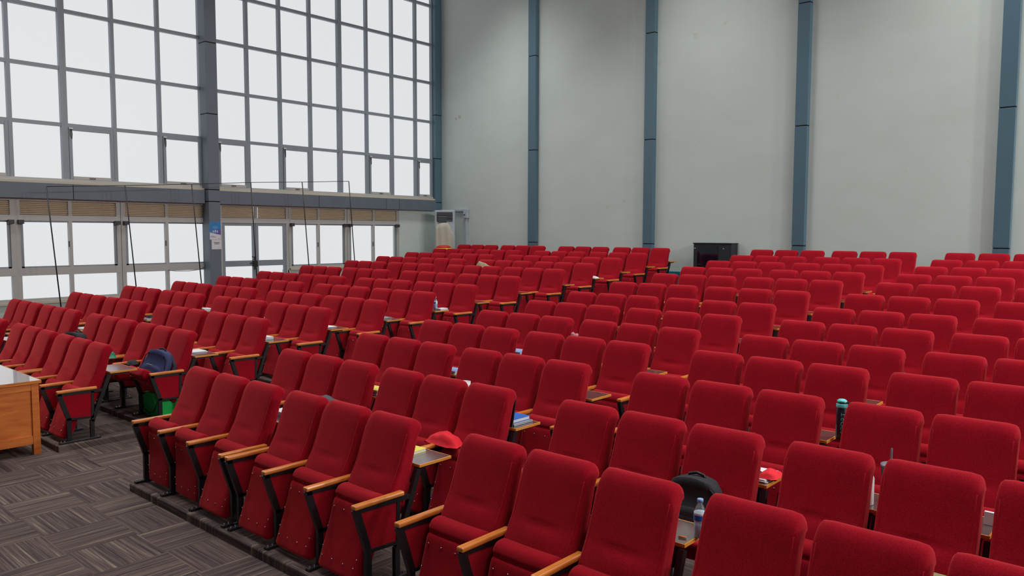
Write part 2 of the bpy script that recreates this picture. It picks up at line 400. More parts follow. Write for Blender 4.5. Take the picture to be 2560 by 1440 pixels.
# ------------------------------------------------------------------ lower glazing with louvres above
def lower_window(y0, y1, zs, zrail, brackets=True):
    global win_n
    win_n += 1
    oy = (y0+y1)/2; a, b = y0-oy, y1-oy
    root = struct(empty('window_%d' % win_n, (XL, oy, zs)))
    Z = lambda z: z-zs
    f = MB(); t_ = 0.05
    f.box(-0.09, 0.0, a-0.035, a+t_, 0, Z(3.03), 'alu_lit'); f.box(-0.09, 0.0, b-t_, b+0.034, 0, Z(3.03), 'alu_lit')
    f.box(-0.089, 0.001, a, b, Z(2.985), Z(3.031), 'alu_lit'); f.box(-0.088, 0.004, a, b, Z(2.585), Z(2.70), 'alu_lit')
    f.box(-0.089, 0.001, a, b, -0.001, 0.06, 'alu_lit'); f.box(-0.086, 0.0025, -0.033, 0.033, 0.003, Z(3.0), 'alu_lit')
    if zrail: f.box(-0.088, 0.004, a, b, Z(zrail[0]), Z(zrail[1]), 'alu_lit')
    f.build('frame', root)
    top = Z(2.585); bot = Z(zrail[1]) if zrail else 0.06
    for (p, q, xo) in ((a+t_, 0.02, -0.005), (-0.02, b-t_, -0.03)):
        s = MB(); e = 0.05
        s.box(xo-0.02, xo, p, p+e, bot, top, 'alu'); s.box(xo-0.02, xo, q-e, q, bot, top, 'alu')
        s.box(xo-0.02, xo, p, q, bot, bot+0.03, 'alu'); s.box(xo-0.02, xo, p, q, top-0.03, top, 'alu')
        s.build('sliding_sash', root)
    g = MB(); g.box(-0.062, -0.057, a+t_, b-t_, 0.03, top, 'glass'); g.build('glass', root)
    h = MB(); h.box(0.0, 0.02, -0.05, -0.03, (top+bot)/2-0.06, (top+bot)/2+0.06, 'dark_trim'); h.build('catch', root)
    for (p, q) in ((a+t_, -0.033), (0.033, b-t_)):
        l = MB(); z = Z(2.715)
        while z < Z(2.97):
            l.prism([(-0.075, z+0.030), (-0.012, z), (-0.008, z+0.006), (-0.071, z+0.037)], 'y', p, q, 'louvre'); z += 0.037
        l.box(-0.089, -0.08, p, q, Z(2.70), Z(2.985), 'louvre')
        l.build('louvre', root)
    if brackets:
        for yy in (a+0.05, b-0.05):
            m = MB(); m.box(0.004, 0.09, yy-0.05, yy+0.05, Z(2.52), Z(2.60), 'dark_trim', 0.004); m.build('bracket', root)
    s = MB(); s.box(-0.1, 0.05, a, b, -0.05, 0.0, 'sill'); s.build('sill', root)
lower_window(2.98, 4.90, 0.96, (1.485, 1.64))
lower_window(4.97, 6.90, 0.96, (1.485, 1.64))
lower_window(6.98, 8.90, 0.96, (1.485, 1.64))
lower_window(11.10, 12.87, 1.44, None)
lower_window(12.93, 14.70, 1.44, None)
# double door
dr = struct(empty('door_1', (XL, 10.14, 0.40)))
f = MB()
for ya, yb in ((-0.94, -0.88), (0.86, 0.93)): f.box(-0.09, 0.0, ya, yb, 0, 2.63, 'alu_lit')
f.box(-0.088, 0.002, -0.94, 0.93, 2.19, 2.31, 'alu_lit'); f.box(-0.088, 0.002, -0.94, 0.93, 2.585, 2.631, 'alu_lit')
f.box(-0.087, 0.001, 0.0, 0.06, 2.2, 2.62, 'alu_lit'); f.build('frame', dr)
for ya, yb in ((-0.94, 0.0), (0.06, 0.93)):
    l = MB(); z = 2.325
    while z < 2.57:
        l.prism([(-0.075, z+0.030), (-0.012, z), (-0.008, z+0.006), (-0.071, z+0.037)], 'y', ya+0.06, yb-0.03, 'louvre'); z += 0.037
    l.box(-0.089, -0.08, ya+0.06, yb-0.03, 2.31, 2.585, 'louvre')
    l.build('louvre', dr)
for ya, yb, hy in ((-0.88, -0.005, -0.05), (0.005, 0.86, 0.05)):
    lf = MB()
    lf.box(-0.06, -0.01, ya, ya+0.075, 0.02, 2.19, 'alu'); lf.box(-0.06, -0.01, yb-0.075, yb, 0.02, 2.19, 'alu')
    lf.box(-0.059, -0.009, ya, yb, 2.12, 2.19, 'alu'); lf.box(-0.059, -0.009, ya, yb, 0.02, 0.16, 'alu'); lf.box(-0.059, -0.009, ya, yb, 1.13, 1.27, 'alu')
    lo = lf.build('door_leaf', dr)
    g = MB(); g.box(-0.038, -0.032, ya+0.07, yb-0.07, 0.1, 2.15, 'glass'); g.build('glass', lo)
h = MB(); h.box(-0.01, 0.04, -0.055, -0.02, 1.05, 1.35, 'dark_trim', 0.004); h.box(0.02, 0.05, -0.17, -0.02, 1.19, 1.22, 'dark_trim', 0.003); h.build('door_handle', dr)

# right-hand glazing (faces the camera's back; lets the daylight in)
win_n += 1
f = MB()
y = YF
while y < YB: f.box(XR+0.05, XR+0.15, y, y+0.06, 1.4, 8.2, 'alu'); y += 0.93
for z in (1.4, 2.55, 3.7, 4.85, 6.0, 7.15, 8.14): f.box(XR+0.05, XR+0.15, YF, YB, z, z+0.06, 'alu')
rw = struct(f.build('window_%d' % win_n))

# ------------------------------------------------------------------ seat parts (local: x across, y to the back, z up from the tier)
def offset_loop(loop, d):
    n = len(loop); out = []
    for i in range(n):
        a = Vector(loop[i-1]); b = Vector(loop[(i+1) % n]); t_ = (b-a).normalized()
        nrm = Vector((t_[1], -t_[0]))
        out.append(Vector(loop[i])-nrm*d)
    return out
def catmull(pts, m=3):
    out = []; n = len(pts)
    for i in range(n):
        p0, p1, p2, p3 = (Vector(pts[(i+j-1) % n]) for j in range(4))
        for q in range(m):
            t_ = q/m
            out.append(0.5*((2*p1)+(-p0+p2)*t_+(2*p0-5*p1+4*p2-p3)*t_*t_+(-p0+3*p1-3*p2+p3)*t_**3))
    return out
def cushion_loft(prof, w_, r, topR=0.0, ztop=9, dent=None, mat='fabric'):
    """closed yz profile (counter-clockwise seen from +x) swept across x with rounded ends"""
    loop = catmull(prof, 4)
    # orientation: make outward normal consistent
    area_ = sum(loop[i-1][0]*loop[i][1]-loop[i][0]*loop[i-1][1] for i in range(len(loop)))
    if area_ < 0: loop = loop[::-1]
    xs = []
    for t_ in (0, 0.1, 0.25, 0.45, 0.7, 1.0): xs.append(-w_+r*(1-math.cos(t_*PI/2)) if False else -w_+r*t_*t_*0.5+r*t_*0.5)
    inner = [-w_+r+(2*(w_-r))*i/10 for i in range(1, 10)]
    xs = xs+inner+[-x for x in xs[::-1]]
    vs_ = []; n = len(loop)
    for x in xs:
        q = max(0.0, abs(x)-(w_-r)); d = r-math.sqrt(max(0, r*r-q*q))
        L_ = offset_loop(loop, min(d, r*0.95))
        q2 = max(0.0, abs(x)-(w_-topR)) if topR else 0; drop = topR-math.sqrt(max(0, topR*topR-q2*q2)) if topR else 0
        for (yy, zz), (oy, oz) in zip(L_, loop):
            z = zz
            if topR and oz > ztop: z -= drop*min(1.0, (oz-ztop)/0.06)
            y_ = yy
            if dent:
                fx = math.exp(-(x/0.125)**4)
                y_ += dent(yy, oz)*fx
            # gentle crown across the width
            y_ += -0.008*(1-(x/w_)**2) if d == 0 else 0
            vs_.append((x, y_, z))
    fs = []
    for i in range(len(xs)-1):
        for j in range(n):
            fs.append((i*n+j, (i+1)*n+j, (i+1)*n+(j+1) % n, i*n+(j+1) % n))
    mb = MB(); mb.add(vs_, fs, mat, True)
    mb.add(vs_[:n], [tuple(range(n))], mat, False); mb.add(vs_[-n:], [tuple(range(n))[::-1]], mat, False)
    return mb
# backrest: nearly upright head part, then leaning down to the lumbar roll
BACK = [(-0.012, 1.018), (-0.045, 0.985), (-0.070, 0.93), (-0.095, 0.86), (-0.128, 0.77), (-0.160, 0.69), (-0.205, 0.61),
        (-0.245, 0.53), (-0.262, 0.45), (-0.235, 0.385), (-0.185, 0.37), (-0.145, 0.41), (-0.105, 0.50), (-0.066, 0.60),
        (-0.030, 0.72), (-0.002, 0.82), (0.022, 0.90), (0.052, 0.955), (0.058, 0.995), (0.028, 1.026)]
def crease(y_, z_):
    if y_ > -0.10 and z_ < 0.8: return 0
    return 0.013*math.exp(-((z_-0.668)/0.015)**2) - 0.009*math.exp(-((z_-0.61)/0.04)**2)
def backrest_mesh():
    mb = cushion_loft(BACK, 0.2375, 0.024, topR=0.050, ztop=0.93, dent=crease)
    # piping along the front side seams
    for s_ in (-1, 1):
        pts = [(s_*0.216, y_+0.001, z_) for y_, z_ in ((-0.066, 0.94), (-0.095, 0.86), (-0.128, 0.77), (-0.160, 0.69), (-0.205, 0.61), (-0.245, 0.53))]
        mb.tube(pts, 0.0035, 'fabric', 5)
    return mb
# tipped-up seat: underside towards the front, hung between the arm frames
TIP = [(-0.275, 0.572), (-0.325, 0.562), (-0.352, 0.525), (-0.350, 0.492), (-0.368, 0.470), (-0.400, 0.36), (-0.440, 0.24), (-0.490, 0.10), (-0.498, 0.055),
       (-0.465, 0.038), (-0.395, 0.065), (-0.345, 0.18), (-0.300, 0.31), (-0.258, 0.44), (-0.238, 0.52), (-0.245, 0.56)]
def seat_tipped():
    mb = cushion_loft(TIP, 0.218, 0.030, mat='fabric')
    # studs on the underside
    for (x, t_) in ((-0.17, 0.10), (-0.06, 0.10), (0.06, 0.10), (0.17, 0.10), (-0.185, 0.45), (0.185, 0.45), (-0.185, 0.78), (0.185, 0.78), (-0.06, 0.93), (0.06, 0.93), (-0.17, 0.93), (0.17, 0.93)):
        z_ = 0.475-0.37*t_; y_ = -0.366-0.335*(0.475-z_)+0.004
        bm = bmesh.new(); bmesh.ops.create_icosphere(bm, subdivisions=1, radius=0.006)
        mb.bm(bm, 'steel', Matrix.Translation((x, y_-0.012, z_)), True)
    return mb
def seat_turned(ang, dy=0.0, dz=0.0):
    """the same seat pad turned about its middle (lowered or hanging straighter)"""
    mb = seat_tipped()
    R_ = Matrix.Translation((0, -0.385+dy, 0.30+dz)) @ Matrix.Rotation(ang, 4, 'X') @ Matrix.Translation((0, 0.385, -0.30))
    mb.v = [tuple(R_ @ Vector(p)) for p in mb.v]
    return mb
def bar(mb, p, q, w_, x0, x1, mat='metal'):
    p, q = Vector(p), Vector(q); d = (q-p).normalized(); n = Vector((-d[1], d[0]))*w_/2
    mb.prism([tuple(p+n), tuple(p-n), tuple(q-n), tuple(q+n)], 'x', x0, x1, mat)
def frame_mesh():
    mb = MB(); a, b = -0.016, 0.016
    bar(mb, (-0.545, 0.545), (-0.095, 0.535), 0.030, a, b)
    bar(mb, (-0.535, 0.555), (-0.440, 0.255), 0.045, a, b)
    bar(mb, (-0.443, 0.275), (-0.443, 0.02), 0.042, a, b)
    bar(mb, (-0.196, 0.54), (-0.205, 0.24), 0.028, a, b)
    bar(mb, (-0.45, 0.262), (-0.20, 0.250), 0.024, a, b)
    bar(mb, (-0.012, 0.70), (-0.205, 0.20), 0.040, a, b)
    bar(mb, (-0.208, 0.22), (-0.208, 0.02), 0.040, a, b)
    mb.box(-0.0245, 0.0245, -0.545, -0.125, 0.0, 0.022, 'metal', 0.004)
    for y_ in (-0.525, -0.49, -0.15):
        bm = bmesh.new(); bmesh.ops.create_cone(bm, cap_ends=True, segments=8, radius1=0.009, radius2=0.007, depth=0.012)
        mb.bm(bm, 'steel', Matrix.Translation((0, y_, 0.028)))
    return mb
def panel_mesh():
    mb = MB(); mb.prism([(-0.505, 0.528), (-0.205, 0.522), (-0.212, 0.262), (-0.430, 0.272)], 'x', -0.011, 0.011, 'fabric'); return mb
def arm_mesh():
    mb = MB(); mb.box(-0.0245, 0.0245, -0.555, -0.150, 0.556, 0.586, 'arm_wood', 0.009); return mb
def tablet_open():
    mb = MB(); mb.box(-0.225, 0.262, 0.005, 0.292, 0.706, 0.724, 'laminate'); return mb
def tablet_edge():
    mb = MB(); t_ = 0.007
    for (a, b, c, d) in ((0.262, 0.262+t_, -0.0, 0.292+t_), (-0.225-t_, -0.225, 0.0, 0.292+t_), (-0.225, 0.262, 0.292, 0.292+t_), (-0.225, 0.262, 0.005-t_, 0.005)):
        mb.box(a, b, c, d, 0.704, 0.7245, 'edge_wood', 0.002)
    return mb
def tablet_bracket():
    mb = MB()
    for x in (-0.17, 0.22):
        bar(mb, (0.0, 0.69), (0.22, 0.695), 0.022, x-0.012, x+0.012)
        bar(mb, (-0.03, 0.60), (0.02, 0.70), 0.022, x-0.012, x+0.012)
    mb.box(-0.18, 0.23, 0.08, 0.10, 0.688, 0.706, 'metal')
    return mb
def tablet_folded():
    mb = MB(); mb.prism([(0.018, 0.72), (0.040, 0.715), (-0.045, 0.44), (-0.067, 0.447)], 'x', -0.215, 0.215, 'laminate'); return mb

PROTO = {}
def proto(name, mb, key):
    o = mb.build(name); COL.objects.unlink(o); PROTO[key] = o
proto('backrest', backrest_mesh(), 'backrest')
proto('seat_cushion', seat_tipped(), 'tipped')
proto('seat_cushion', seat_turned(1.10, -0.03, 0.09), 'half')
proto('seat_cushion', seat_turned(1.62, -0.04, 0.12), 'down')
proto('seat_cushion', seat_turned(0.30, -0.02, 0.005), 'straight')
proto('side_frame', frame_mesh(), 'frame')
proto('side_panel', panel_mesh(), 'panel')
proto('armrest', arm_mesh(), 'arm')
proto('writing_tablet', tablet_open(), 'tab')
proto('wood_edging', tablet_edge(), 'tabedge')
proto('tablet_bracket', tablet_bracket(), 'tabbr')
proto('writing_tablet', tablet_folded(), 'tabfold')
def put(key, parent, x=0.0):
    o = PROTO[key].copy(); COL.objects.link(o); o.parent = parent; o.location = (x, 0, 0); return o

ORD = ['', 'first', 'second', 'third', 'fourth', 'fifth', 'sixth', 'seventh', 'eighth', 'ninth', 'tenth', 'eleventh', 'twelfth', 'back']
ROWN = ORD[:13]+['back']
BANK = ['far left bank by the windows', 'left bank beside the wide aisle', 'middle bank', 'right bank']
OPEN = {(1, 16), (1, 21), (1, 22), (0, 22), (8, 6), (9, 19)}
SPECIAL = {(1, 20): 'lowered red seat with a black backpack on it, second row right bank',
           (1, 6): 'lowered red seat holding a black bag, second row left bank',
           (1, 11): 'half lowered red seat with a navy backpack on it, second row left bank',
           (1, 10): 'lowered red seat just window-side of the navy backpack seat',
           (1, 9): 'lowered red seat with papers on it, two left of the backpack'}
def make_seat(n, c):
    root = empty('auditorium_seat', (XC[c]-0.245, ROW_D[n], ROW_Z[n]))
    bank = c//6 if c < 12 else 2 if c < 18 else 3
    i = c % 6
    if (n, c) in SPECIAL: lab = SPECIAL[(n, c)]
    elif bank in (0, 2, 3) or bank == 1:
        lab = 'red padded seat, %s from left in %s row, %s' % (ORD[i+1], ROWN[n+1], BANK[bank])
    tag(root, lab, 'seat', 'red auditorium seats in tiered rows')
    put('backrest', root)
    put({(1, 11): 'half', (1, 10): 'down', (1, 9): 'down', (1, 20): 'down', (1, 6): 'down', (0, 12): 'straight', (0, 13): 'straight', (1, 13): 'down', (1, 14): 'down'}.get((n, c), 'tipped'), root)
    lx = -0.265
    for key in ('frame', 'panel', 'arm'): put(key, root, lx)
    if i % 3 == 2:
        for key in ('frame', 'panel', 'arm'): put(key, root, 0.265)
    if i % 3 == 2 or (n, c) in OPEN:
        tb = put('tab', root); e = put('tabedge', tb); put('tabbr', root)
    else:
        put('tabfold', root)
    return root
for n in range(13):
    for c in range(VIS[n][0], VIS[n][1]+1):
        if c < 24: make_seat(n, c)

# ------------------------------------------------------------------ things on, under and around the seats
TZ = 0.7248
def tab_at(n, c, dx=0.0, dy=0.15):
    """a point on the open tablet behind seat (n, c)"""
    return (XC[c]-0.245+0.02+dx, ROW_D[n]+dy, ROW_Z[n]+TZ)
def book(name, loc, w_, d_, h, cover, rz=0.0, label='', cat='book', group=None, pages='paper'):
    r = empty(name, loc, rz)
    p = MB(); p.box(-w_/2+0.004, w_/2-0.004, -d_/2+0.004, d_/2-0.004, 0.002, h-0.002, pages); p.build('pages', r)
    c = MB(); c.box(-w_/2, w_/2, -d_/2, d_/2, h-0.0025, h, cover); c.box(-w_/2, w_/2, -d_/2, d_/2, 0, 0.0025, cover)
    c.box(-w_/2, -w_/2+0.003, -d_/2, d_/2, 0, h, cover); c.build('cover', r)
    return tag(r, label, cat, group)
def papers(loc, w_, d_, n_, label, rz=0.0, z=0.0):
    m = MB(); rnd = random.Random(n_)
    zz = 0.0
    for i in range(n_):
        a = rnd.uniform(-0.12, 0.12); t_ = 0.003
        bm = bmesh.new(); bmesh.ops.create_cube(bm, size=1); bmesh.ops.scale(bm, vec=(w_, d_, t_), verts=bm.verts)
        m.bm(bm, 'paper' if i % 2 == 0 else 'silver' if i == 1 else 'paper', Matrix.Translation((rnd.uniform(-.012, .012), rnd.uniform(-.012, .012), zz+t_/2)) @ Matrix.Rotation(a, 4, 'Z')); zz += t_
    return tag(m.build('paper_stack', None, loc, (0, 0, rz)), label, 'papers', 'papers left on the tablets')
papers(tab_at(1, 11, -0.10, 0.14), 0.21, 0.26, 5, 'loose white papers on the tablet left of the second row of the left bank')
book('notebook', tab_at(2, 11, -0.02, 0.10), 0.20, 0.15, 0.018, 'navydark', 0.05, 'thin dark notebook under a white book, third row end tablet', 'notebook')
x, y, z = tab_at(2, 11, -0.02, 0.10)
book('book', (x, y, z+0.0185), 0.20, 0.15, 0.022, 'paper', 0.0, 'white book lying on a dark notebook, third row end tablet', 'book')
papers(tab_at(3, 11, -0.06, 0.14), 0.20, 0.20, 4, 'white papers on the end tablet of the fourth row, left bank', 0.1)
def laptop(loc, label, w_=0.30, d_=0.21, rz=0.0):
    r = empty('laptop', loc, rz)
    b = MB(); b.box(-w_/2, w_/2, -d_/2, d_/2, 0.0, 0.010, 'silver', 0.003); b.build('base', r)
    b = MB(); b.box(-w_/2, w_/2, -d_/2, d_/2, 0.011, 0.018, 'silver', 0.003); b.build('lid', r)
    return tag(r, label, 'laptop')
laptop(tab_at(4, 11, -0.06, 0.14), 'closed grey laptop on the end tablet of the fifth row', 0.28, 0.20)
x, y, z = tab_at(4, 11, -0.06, 0.14)
papers((x, y, z+0.0182), 0.24, 0.17, 2, 'sheet of paper lying on the closed grey laptop')
def pet_bottle(loc, h, r, label, capcol='paleblue'):
    t = empty('water_bottle', loc)
    b = MB(); b.lathe([(r*0.85, 0), (r, 0.008), (r, h*0.30), (r*0.93, h*0.36), (r, h*0.42), (r, h*0.66), (r*0.75, h*0.80), (r*0.42, h*0.89), (r*0.42, h*0.92)], 'pet', 18); b.build('bottle_body', t)
    b = MB(); b.lathe([(r*0.80, 0.004), (r*0.94, 0.01), (r*0.94, h*0.60), (r*0.70, h*0.61)], 'label_blue', 16); b.build('water', t)
    b = MB(); b.lathe([(r*1.02, h*0.42), (r*1.03, h*0.44), (r*1.03, h*0.64), (r*1.02, h*0.66)], 'paper', 18)
    for i in range(7):
        a = -PI/2-0.9+i*0.28
        b.box(-0.0045, 0.0045, -0.001, 0.001, h*0.46, h*0.60, 'bluecover', 0, Matrix.Translation((r*1.035*math.cos(a), r*1.035*math.sin(a), 0)) @ Matrix.Rotation(a+PI/2, 4, 'Z'))
    b.build('bottle_label', t)
    b = MB(); b.lathe([(r*0.50, h*0.915), (r*0.50, h*0.995), (r*0.42, h)], capcol, 14); b.build('bottle_cap', t)
    return tag(t, label, 'bottle')
x, y, z = tab_at(5, 11)
pet_bottle((-9.305, 8.60, z), 0.21, 0.031, 'clear water bottle on the end tablet of the sixth row')
book('book', (-9.225, 8.66, z), 0.13, 0.17, 0.022, 'paper', 0.0, 'small white book beside the clear water bottle')
def cup(loc, h, r0, r1, mat, label, name='cup', lid=None):
    t = empty(name, loc)
    b = MB(); b.lathe([(r0, 0), (r1, h), (r1-0.003, h), (r0-0.003, 0.004)], mat, 20); b.build('cup_body', t)
    if lid:
        b = MB(); b.lathe([(r1+0.003, h-0.008), (r1+0.004, h+0.004), (r1-0.006, h+0.010), (0.004, h+0.011)], lid, 20); b.build('cup_lid', t)
    return tag(t, label, 'cup')
x, y, z = tab_at(8, 11)
cup((-9.34, 11.98, z), 0.045, 0.03, 0.038, 'white', 'small white cup on the end tablet of the ninth row', lid='white')
def cloth(name, loc, sx, sy, h, mat, label, cat, seed=1, group=None, n=14, fold=0.55):
    rnd = random.Random(seed); bm = bmesh.new()
    ph = [rnd.uniform(0, 6) for _ in range(6)]
    grid = []
    for i in range(n+1):
        row = []
        for j in range(n+1):
            u, v = i/n*2-1, j/n*2-1
            d = max(0, 1-(abs(u)**2.6+abs(v)**2.6))
            z_ = h*(d**0.5 if d > 0 else 0)*(1+fold*(0.16*math.sin(5*u+ph[0]+2*v)+0.12*math.sin(7*v+ph[1]-3*u)+0.08*math.sin(11*u+ph[2])))
            row.append(bm.verts.new((u*sx/2*(1+0.06*math.sin(4*v+ph[3])), v*sy/2*(1+0.06*math.sin(4*u+ph[4])), z_)))
        grid.append(row)
    for i in range(n):
        for j in range(n): bm.faces.new((grid[i][j], grid[i+1][j], grid[i+1][j+1], grid[i][j+1]))
    e = bmesh.ops.extrude_face_region(bm, geom=bm.faces[:])
    for v in [g for g in e['geom'] if isinstance(g, bmesh.types.BMVert)]: v.co.z = 0.0 if v.co.z < 1e-6 else v.co.z*0.0
    bmesh.ops.recalc_face_normals(bm, faces=bm.faces[:])
    m = MB(); m.bm(bm, mat, None, True)
    return tag(m.build(name, None, loc), label, cat, group)
x, y, z = tab_at(9, 11)
cloth('cloth', (x+0.12, y-0.02, z), 0.20, 0.14, 0.035, 'paper', 'crumpled white tissue on the end tablet of the tenth row', 'cloth', 3)
# middle bank, front rows
book('book', (-4.17, 3.585, ROW_Z[0]+TZ), 0.15, 0.21, 0.022, 'yellow', 0.06, 'yellow book with red spine on the front row end tablet', 'book')
laptop(tab_at(1, 17, 0.035, 0.150), 'closed silver laptop under the blue book, second row middle bank', 0.33, 0.23)
x, y, z = tab_at(1, 17, 0.035, 0.150)
book('book', (x-0.01, y+0.01, z+0.0182), 0.29, 0.205, 0.028, 'bluecover', 0.0, 'large bright blue book lying on a silver laptop', 'book')
t = MB(); t.prism([(0, 0), (0.012, 0), (0.062, 0.255), (0.050, 0.258)], 'x', -0.11, 0.105, 'black')
tag(t.build('folder', None, (XC[17]-0.135, ROW_D[1]+0.014, ROW_Z[1]+TZ)), 'thin black folder standing upright behind a seat by the blue book', 'folder')
t = MB(); t.box(-0.12, 0.12, -0.05, 0.05, 0.0, 0.045, 'paper', 0.004); t.box(-0.12, 0.12, -0.0505, 0.0505, 0.0, 0.018, 'paleblue')
tag(t.build('box', None, (-5.80, 3.60, ROW_Z[0]+TZ)), 'small white and lilac box between the front row triplets, middle bank', 'box')
x, y, z = tab_at(1, 14)
def booklet(loc, cols, w_, d_, label):
    zz = loc[2]
    for i, (c_l, h, lb) in enumerate(cols):
        book('book', (loc[0]+0.006*i, loc[1]-0.008*i, zz), w_-0.012*i, d_-0.01*i, h, c_l, 0.05*i, lb, 'book'); zz += h+0.0004
booklet((XC[14]-0.16, y-0.03, z), (('paleblue', 0.022, 'pale blue book at the bottom of the second row middle bank stack'), ('bluecover', 0.014, 'thin blue book in the middle of the second row stack'), ('yellow', 0.016, 'yellow and white patterned book topping the second row stack')), 0.26, 0.18, '')
x, y, z = tab_at(2, 14)
booklet((XC[14]-0.15, y-0.03, z), (('paper', 0.012, 'white pad under a blue notebook, third row middle bank'), ('paleblue', 0.016, 'light blue spiral notebook on a white pad, third row')), 0.26, 0.19, '')
x, y, z = tab_at(3, 14)
booklet((XC[14]-0.13, y+0.0, z), (('paleblue', 0.02, 'lower pale blue book on the fourth row tablet'), ('paleblue', 0.02, 'upper pale blue book on the fourth row tablet')), 0.25, 0.22, '')
cup((-4.640, 4.62, ROW_Z[1]+TZ), 0.245, 0.042, 0.053, 'white', 'tall white cup behind the fifth seat, second row middle bank', 'cup')
cloth('pouch', (-5.690, 7.56, ROW_Z[4]+TZ), 0.15, 0.14, 0.10, 'pinkpattern', 'pink and white patterned pouch between seats of the fifth row', 'pouch', 5)
# red shawl over the tipped seat
cloth('shawl', (-4.36, 4.125, ROW_Z[1]+0.583), 0.33, 0.15, 0.085, 'redcloth', 'bright red shawl bunched on a seat behind the front row tablet', 'cloth', 8)
t = MB(); t.box(-0.14, 0.14, -0.09, 0.09, 0, 0.10, 'bluecover', 0.008)
tag(t.build('box', None, (-4.47, 4.10, ROW_Z[1]+0.001)), 'blue box on the floor behind the front row end seat', 'box')

def backpack(name, loc, rot, w_, d_, h, mat, trim, label, logo=False, strap=True):
    r = empty(name, loc); r.rotation_euler = rot
    bm = bmesh.new(); bmesh.ops.create_cube(bm, size=1); bmesh.ops.subdivide_edges(bm, edges=bm.edges[:], cuts=5, use_grid_fill=True)
    for v in bm.verts:
        x_, y_, z_ = v.co.x*2, v.co.y*2, v.co.z+0.5
        k_ = 1-0.30*max(0, z_-0.55)**1.5/0.3
        rr = (abs(x_)**4+abs(y_)**4)**0.25 or 1
        m_ = max(abs(x_), abs(y_)) or 1
        x_, y_ = x_*m_/rr, y_*m_/rr
        zt = z_ if z_ < 0.6 else 0.6+(z_-0.6)*(1-0.22*x_*x_)
        v.co = Vector((x_*w_/2*k_, y_*d_/2*(1.0-0.35*max(0, z_-0.5)) - (0.02*math.sin(z_*7)*(y_ < 0)), zt*h))
    body = MB(); body.bm(bm, mat, None, True); body.build('bag_body', r)
    p = MB(); bm = bmesh.new(); bmesh.ops.create_cube(bm, size=1); bmesh.ops.subdivide_edges(bm, edges=bm.edges[:], cuts=3, use_grid_fill=True)
    for v in bm.verts:
        x_, y_, z_ = v.co.x*2, v.co.y*2, v.co.z*2; m_ = max(abs(x_), abs(z_)) or 1; rr = (abs(x_)**4+abs(z_)**4)**0.25 or 1
        v.co = Vector((x_*m_/rr*w_*0.38, y_*d_*0.09*(1-0.3*(x_*x_+z_*z_)/2)-d_*0.5, z_*m_/rr*h*0.20+h*0.28))
    p.bm(bm, mat, None, True); p.build('front_pocket', r)
    z_ = MB(); z_.tube([(-w_*0.46, -d_*0.36, h*0.35), (-w_*0.44, -d_*0.36, h*0.72), (-w_*0.25, -d_*0.36, h*0.90), (0, -d_*0.36, h*0.955), (w_*0.25, -d_*0.36, h*0.90), (w_*0.44, -d_*0.36, h*0.72), (w_*0.46, -d_*0.36, h*0.35)], 0.005, trim, 6); z_.build('zipper', r)
    g = MB(); g.tube([(-0.05, d_*0.1, h*0.94), (-0.045, d_*0.1, h*1.02), (0, d_*0.1, h*1.055), (0.045, d_*0.1, h*1.02), (0.05, d_*0.1, h*0.94)], 0.010, trim, 8); g.build('carry_handle', r)
    if strap:
        for s_ in (-1, 1):
            g = MB(); g.tube([(s_*w_*0.30, d_*0.42, h*0.85), (s_*w_*0.62, d_*0.25, h*0.55), (s_*w_*0.60, -d_*0.25, h*0.10), (s_*w_*0.50, -d_*0.60, -0.03)], [0.02, 0.022, 0.018, 0.008], trim, 8); g.build('shoulder_strap', r)
    if logo:
        g = MB(); g.box(-w_*0.20, w_*0.02, -d_*0.60, -d_*0.59, h*0.47, h*0.485, 'paper'); g.build('brand_tag', r)
    return tag(r, label, 'backpack')
bp = backpack('backpack', (-9.33, 4.02, ROW_Z[1]+0.47), (math.radians(-12), math.radians(10), math.radians(22)), 0.36, 0.17, 0.36, 'navy', 'navydark', 'navy blue backpack leaning on the aisle seat of the second row', True)
backpack('backpack', (-2.17, 4.07, ROW_Z[1]+0.475), (math.radians(-6), 0, 0.1), 0.36, 0.17, 0.325, 'blackcloth', 'black', 'black backpack behind the front row bottle, right bank', False, False)
backpack('backpack', (-12.10, 4.07, ROW_Z[1]+0.475), (math.radians(-10), 0, 0.2), 0.46, 0.20, 0.315, 'blackcloth', 'greycloth', 'black bag seen over the front row backs, far left', False, False)
cloth('bag', (-5.79, 4.03, ROW_Z[1]+0.475), 0.48, 0.26, 0.29, 'greycloth', 'charcoal soft bag resting behind the front row, middle bank', 'bag', 12, None, 14, 0.2)
# under and on the second row of the left bank
g = MB(); g.prism([(-0.30, 0), (0.28, 0), (0.30, 0.30), (-0.27, 0.27)], 'y', -0.11, 0.11, 'green')
gb = g.build('storage_box', None, (-9.47, 4.14, ROW_Z[1]+0.001))
g = MB(); g.tube([(-0.24, -0.115, 0.20), (-0.16, -0.118, 0.07), (-0.02, -0.118, 0.03), (0.12, -0.118, 0.08), (0.20, -0.115, 0.20)], 0.004, 'black', 6); g.build('strap', gb)
tag(gb, 'bright green plastic box on the floor under the navy backpack seat', 'box')
cloth('plastic_bag', (-10.62, 4.02, ROW_Z[1]+0.587), 0.13, 0.12, 0.09, 'tealbag', 'small crumpled teal plastic bag on an armrest, second row', 'bag', 9)
cloth('pouch', (-9.93, 4.02, ROW_Z[1]+0.587), 0.16, 0.12, 0.045, 'blackcloth', 'small black pouch with pink trim beside the navy backpack seat', 'pouch', 21)
papers((-9.78, 3.97, ROW_Z[1]+0.475), 0.20, 0.22, 4, 'grey magazines on the half lowered seat near the backpack', 0.4)
